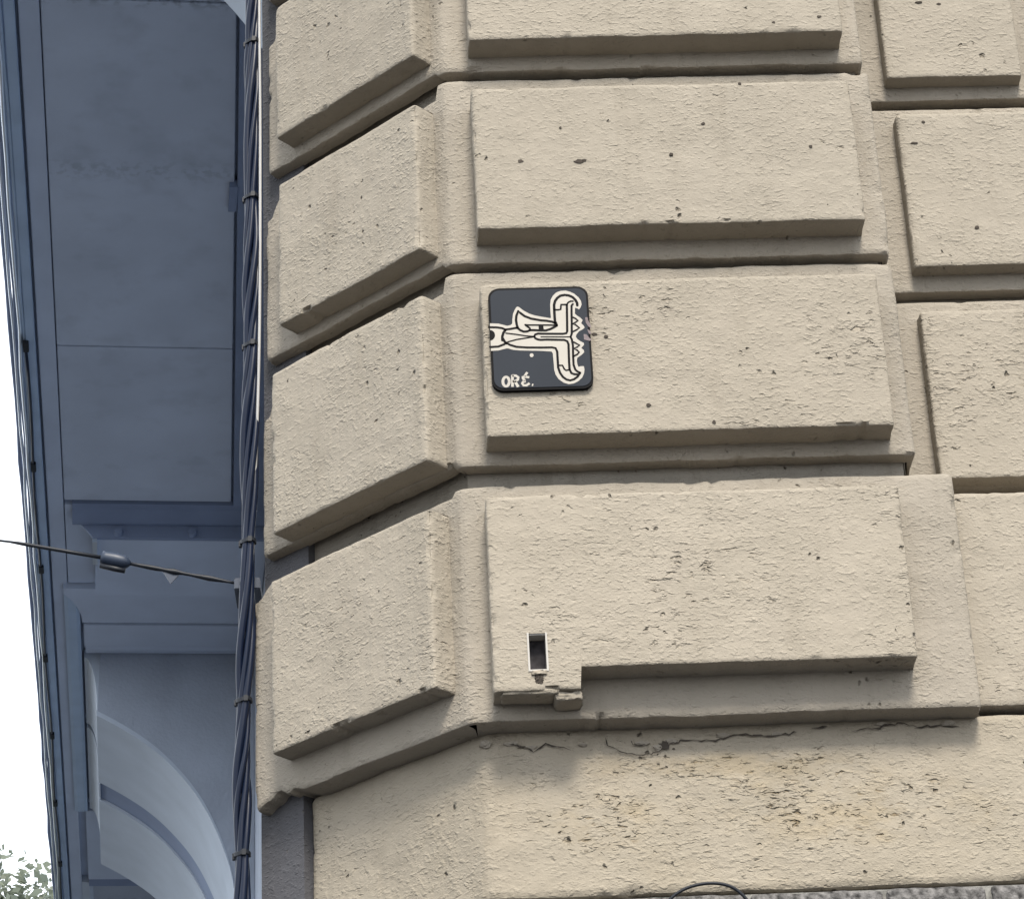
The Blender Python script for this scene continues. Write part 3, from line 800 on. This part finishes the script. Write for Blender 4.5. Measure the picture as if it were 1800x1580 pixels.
# soffit panels between two ribs
sp = [(-1.25, -.02), (-.02, 3.03), (3.03, 4.88)]
ue = lambda v: .940 + .0275 * v                     # the wall runs slightly askew to the eave
for a, b in sp:
    ub('soffit_panel', lambda bm: extrude_profile(bm, [(.106, a + .005), (ue(a), a + .005), (ue(b), b - .005), (.106, b - .005)], lambda p: (p[0], p[1], H + .004), lambda p: (p[0], p[1], H + .05)), M['soffit'], bevel=.003)
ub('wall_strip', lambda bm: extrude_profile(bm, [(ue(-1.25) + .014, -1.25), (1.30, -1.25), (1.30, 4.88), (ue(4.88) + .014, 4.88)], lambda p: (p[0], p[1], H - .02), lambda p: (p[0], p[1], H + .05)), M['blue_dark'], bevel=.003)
ub('strip_patch', lambda bm: box(bm, .955, .995, 1.40, 1.62, H - .025, H + .02), M['blue_dark'])
ub('soffit_edge', lambda bm: box(bm, .106, .270, 4.93, 6.04, H + .002, H + .05), M['blue'])
# cross beam with splayed end, moulding and two studs
def beam(bm):
    prof = [(.165, H + .05), (.165, H - .002), (.275, H - .135), (1.30, H - .135), (1.30, H + .05)]
    extrude_profile(bm, prof, lambda p: (p[0], 5.09, p[1]), lambda p: (p[0], 5.118, p[1]))
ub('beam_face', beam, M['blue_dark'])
ub('cross_beam', lambda bm: box(bm, .278, 1.299, 5.121, 5.93, H - .133, H + .05), M['blue'], bevel=.004)
def mould(bm):
    extrude_profile(bm, [(4.89, H + .05), (4.89, H - .012), (4.96, H - .012), (5.06, H - .055), (5.088, H - .055), (5.088, H + .05)], lambda p: (.150, p[0], p[1]), lambda p: (1.30, p[0], p[1]))
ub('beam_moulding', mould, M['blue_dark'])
for uu in (.420, .853):
    def stud(bm, uu=uu):
        bmesh.ops.create_cone(bm, cap_ends=True, segments=14, radius1=.030, radius2=.022, depth=.03,
                              matrix=Matrix.Translation((uu, 5.078, H - .100)) @ Matrix.Rotation(R(90), 4, 'X'))
    ub('beam_stud', stud, M['blue_dark'])
def tip(bm):
    box(bm, .268, .296, 5.10, 5.42, H - .16, H - .136)
ub('beam_end_trim', tip, M['white_metal'])
# stepped coffer mouldings and arched ribs
ARC = [(.279, 8.259), (.39, 8.198), (.502, 8.129), (.62, 8.045), (.724, 7.953), (.82, 7.850), (.908, 7.739), (.985, 7.615), (1.055, 7.469), (1.105, 7.340), (1.147, 7.203), (1.175, 7.03), (1.20, 6.7)]
ARC = [tuple(p) for p in catmull(ARC, 6)]
def arc_prof(lift=0.0):
    return [(p[0], p[1] + lift) for p in ARC]
def rib(v0, v1, full=True):
    if full:
        def mitre(bm):
            prof = [(1.30, v0 - 1.10), (1.30, v0 - .575), (.186, v0 - .575), (.178, v0 - .70), (.155, v0 - .82), (.120, v0 - .93), (.074, v0 - 1.03), (.074, v0 - 1.10)]
            extrude_profile(bm, prof, lambda p: (p[0], p[1], H - .034), lambda p: (p[0], p[1], H + .05))
        ub('coffer_panel', mitre, M['blue'])
        ub('coffer_panel', lambda bm: box(bm, .192, 1.30, v0 - .540, v0 - .20, H - .036, H + .05), M['blue'], bevel=.004)
        def fil(bm):
            extrude_profile(bm, [(v0 - .19, H + .05), (v0 - .19, H - .024), (v0 - .13, H - .036), (v0 - .08, H - .030), (v0 - .03, H - .006), (v0 - .004, H - .004), (v0 - .004, H + .05)],
                            lambda p: (.200, p[0], p[1]), lambda p: (1.30, p[0], p[1]))
        ub('coffer_moulding', fil, M['blue'])
        def side(bm):
            extrude_profile(bm, [(.076, H + .05), (.076, H - .024), (.10, H - .030), (.150, H - .030), (.172, H - .018), (.172, H + .05)], lambda p: (p[0], v0 - 1.02, p[1]), lambda p: (p[0], v1, p[1]))
        ub('coffer_moulding', side, M['edge_blue'])
    # spandrel: vertical faces above the arch
    def spn(bm):
        prof = [(.292, H + .04)] + [(p[0] + (.004 if i == 0 else 0), p[1] + .030) for i, p in enumerate(ARC)] + [(1.30, 6.7), (1.30, H + .04)]
        extrude_profile(bm, prof, lambda p: (p[0], v0 + .004, p[1]), lambda p: (p[0], v1 - .004, p[1]))
    rb = ub('arch_rib', spn, M['spandrel'])
    # the pale underside in two bands with a groove between
    g0 = v0 + (v1 - v0) * .415; g1 = v0 + (v1 - v0) * .535
    for a, b in ((v0, g0), (g1, v1)):
        def band(bm, a=a, b=b):
            prof = arc_prof() + arc_prof(.034)[::-1]
            extrude_profile(bm, prof, lambda p: (p[0], a, p[1]), lambda p: (p[0], b, p[1]))
        bo = ub('arch_band', band, M['blue_light'], rb, smooth=True)
        bo.data.set_sharp_from_angle(angle=R(30))
    ub('arch_groove', lambda bm: extrude_profile(bm, [(p[0], p[1] + .022) for p in ARC] + [(p[0], p[1] + .034) for p in ARC][::-1], lambda p: (p[0], g0 + .003, p[1]), lambda p: (p[0], g1 - .003, p[1])), M['blue_dark'], rb)
    # outer side with a flaring cove, in two lengths
    cuts = [v0, v0 + (v1 - v0) * .42, v1]
    for a, b in zip(cuts[:-1], cuts[1:]):
        def cove(bm, a=a, b=b):
            n = 9
            prof = [(.290, H + .04), (.188, H + .04)] + [(.188 + .094 * math.sin(t * math.pi / 2), H - .02 - .415 * (1 - math.cos(t * math.pi / 2))) for t in [i / n for i in range(n + 1)]] + [(.290, H - .44)]
            extrude_profile(bm, prof, lambda p: (p[0], a + .03, p[1]), lambda p: (p[0], b - .05, p[1]))
        ub('rib_cove', cove, M['blue_light'], rb)
rib(7.154, 10.154)
ub('coffer_panel', lambda bm: box(bm, .155, 1.30, 10.17, 11.80, H - .02, H + .05), M['blue'], bevel=.003)
ub('coffer_moulding', lambda bm: extrude_profile(bm, [(11.80, H + .05), (11.80, H - .02), (11.88, H - .05), (11.95, H - .02), (11.95, H + .05)], lambda p: (.16, p[0], p[1]), lambda p: (1.30, p[0], p[1])), M['blue_dark'])
ub('soffit_panel', lambda bm: box(bm, .19, 1.30, 11.97, 18.45, H + .004, H + .05), M['spandrel'])
ub('coffer_moulding', lambda bm: extrude_profile(bm, [(.10, H + .05), (.10, H - .006), (.16, H - .012), (.19, H + .0), (.19, H + .05)], lambda p: (p[0], 11.9, p[1]), lambda p: (p[0], 18.45, p[1])), M['blue_light'])
rib(18.504, 21.504)
rib(-2.4, -1.25, full=False)
# wall of the portico building
ub('side_wall', lambda bm: box(bm, 1.302, 1.60, -2.45, V1, 0, H + .05), M['spandrel'])
for vv in (2.5, 5.5, 14, 17):
    wn = ub('window', lambda bm: box(bm, 1.25, 1.302, vv - .6, vv + .6, 3.6, 5.8), M['blue_light'])
    bmesh_obj('pane', lambda bm: box(bm, 1.242, 1.249, vv - .5, vv + .5, 3.7, 5.7), M['glass'], wn)
# cable clipped to the edge of the eave
rnd = random.Random(8)
cp = []
for i in range(60):
    v = 3.0 + i * .35
    cp.append((-.054 + .006 * math.sin(i * .9) - .010 * min(1, max(0, (v - 3) / 8)), v, H - .020 + rnd.uniform(-.003, .003)))
ec = thing('eave_cable', 'thin black cable clipped along the outer edge of the blue soffit', 'cable', (-1.57, 9.6, H), rot=PA)
o = put('cable', tube([(a, b, c - H) for a, b, c in cp], .0085, 6), M['cable'], ec, True)
for i in range(0, 60, 4):
    a, b, c = cp[i]
    bmesh_obj('cable_clip', lambda bm: box(bm, a - .014, a + .016, b - .05, b + .05, c - H - .010, c - H + .012), M['dark_metal'], ec, bevel=.003)

# ------------------------------------------------------------------ tree beyond
tree = thing('leafy_tree', 'leafy green tree top seen against the white sky beyond the eave', 'tree', (-5.0, 26, 0))
rnd = random.Random(5)
tk = [(0, 0, 0), (.05, .03, 2), (-.08, .06, 4.2), (.06, 0, 6.2), (.0, .1, 7.6), (.1, 0, 9.0)]
put('trunk', tube(catmull(tk, 5), [.26 - .23 * i / 25 for i in range(26)], 10), M['bark'], tree, True)
tips = []
ends = [(.7, 0, 10.1), (1.3, -.2, 9.85), (1.0, 0, 9.75), (1.45, -.3, 9.55), (.55, .35, 9.95), (1.6, .4, 9.2), (.2, -.5, 9.9), (1.25, .1, 9.45), (.85, -.25, 9.55), (1.5, .1, 9.0), (.4, 0, 9.6)]
for i in range(34):
    z = 4.0 + 4.6 * i / 34
    an = i * 2.4
    L = 2.5 * max(.1, 1 - ((z - 6.4) / 3.6) ** 2) ** .5 * rnd.uniform(.75, 1.05)
    ends.append((math.cos(an) * L, math.sin(an) * L, z + L * .35))
for e in ends:
    e = Vector(e)
    base = Vector((0, 0, max(2.5, e.z - .9 - .35 * math.hypot(e.x, e.y))))
    m1 = (base + e) / 2 + Vector((0, 0, -.12))
    put('limb', tube([base, m1, e], [.055, .03, .006], 6), M['bark'], tree, True)
    tips += [m1, (m1 + e) / 2, e, e + Vector((0, 0, .2))]
lm, ln, lb = new_mat('leaf')
lb.inputs['Roughness'].default_value = .5
oi = ln.nodes.new('ShaderNodeNewGeometry')
lr = ln.nodes.new('ShaderNodeValToRGB')
lr.color_ramp.elements[0].color = (.13, .155, .12, 1); lr.color_ramp.elements[1].color = (.22, .245, .185, 1)
ln.links.new(oi.outputs['Random Per Island'], lr.inputs[0]); ln.links.new(lr.outputs[0], lb.inputs['Base Color'])
tr_ = ln.nodes.new('ShaderNodeBsdfTranslucent'); ms = ln.nodes.new('ShaderNodeMixShader'); ms.inputs[0].default_value = .5
ln.links.new(lr.outputs[0], tr_.inputs[0]); ln.links.new(lb.outputs[0], ms.inputs[1]); ln.links.new(tr_.outputs[0], ms.inputs[2])
ln.links.new(ms.outputs[0], ln.nodes['Material Output'].inputs[0])
vs, fs = [], []
for t in tips:
    for k in range(130):
        p = t + Vector((rnd.gauss(0, .26), rnd.gauss(0, .26), rnd.gauss(0, .20)))
        d = Vector((rnd.uniform(-1, 1), rnd.uniform(-1, 1), rnd.uniform(-.8, .5))).normalized()
        sN = d.cross(Vector((rnd.uniform(-1, 1), rnd.uniform(-1, 1), rnd.uniform(-1, 1)))).normalized()
        L = rnd.uniform(.07, .15); W_ = L * .28
        k0 = len(vs)
        vs += [p, p + d * L * .5 + sN * W_, p + d * L, p + d * L * .5 - sN * W_]
        fs.append((k0, k0 + 1, k0 + 2, k0 + 3))
o = put('crown', mesh(vs, fs), lm, tree)
o['kind'] = 'stuff'

# ------------------------------------------------------------------ ground, lane and pavements
def ground(name, x0, x1, y0, y1, z, mat, z0=None):
    o = bmesh_obj(name, lambda bm: box(bm, x0, x1, y0, y1, z - .3 if z0 is None else z0, z), mat)
    o['kind'] = 'structure'
    return o
g = mesh([(-900, -900, -.02), (900, -900, -.02), (900, 900, -.02), (-900, 900, -.02)], [(0, 1, 2, 3)])
o = put('ground', g, M['earth']); o['kind'] = 'structure'
ground('road', -7.0, -3.6, -40, 60, .0, M['asphalt'], -.015)
ground('pavement', -3.6, 30, -6, 60, .12, M['paving'], -.015)
ground('far_pavement', -12, -7.0, -40, 60, .12, M['paving'], -.015)
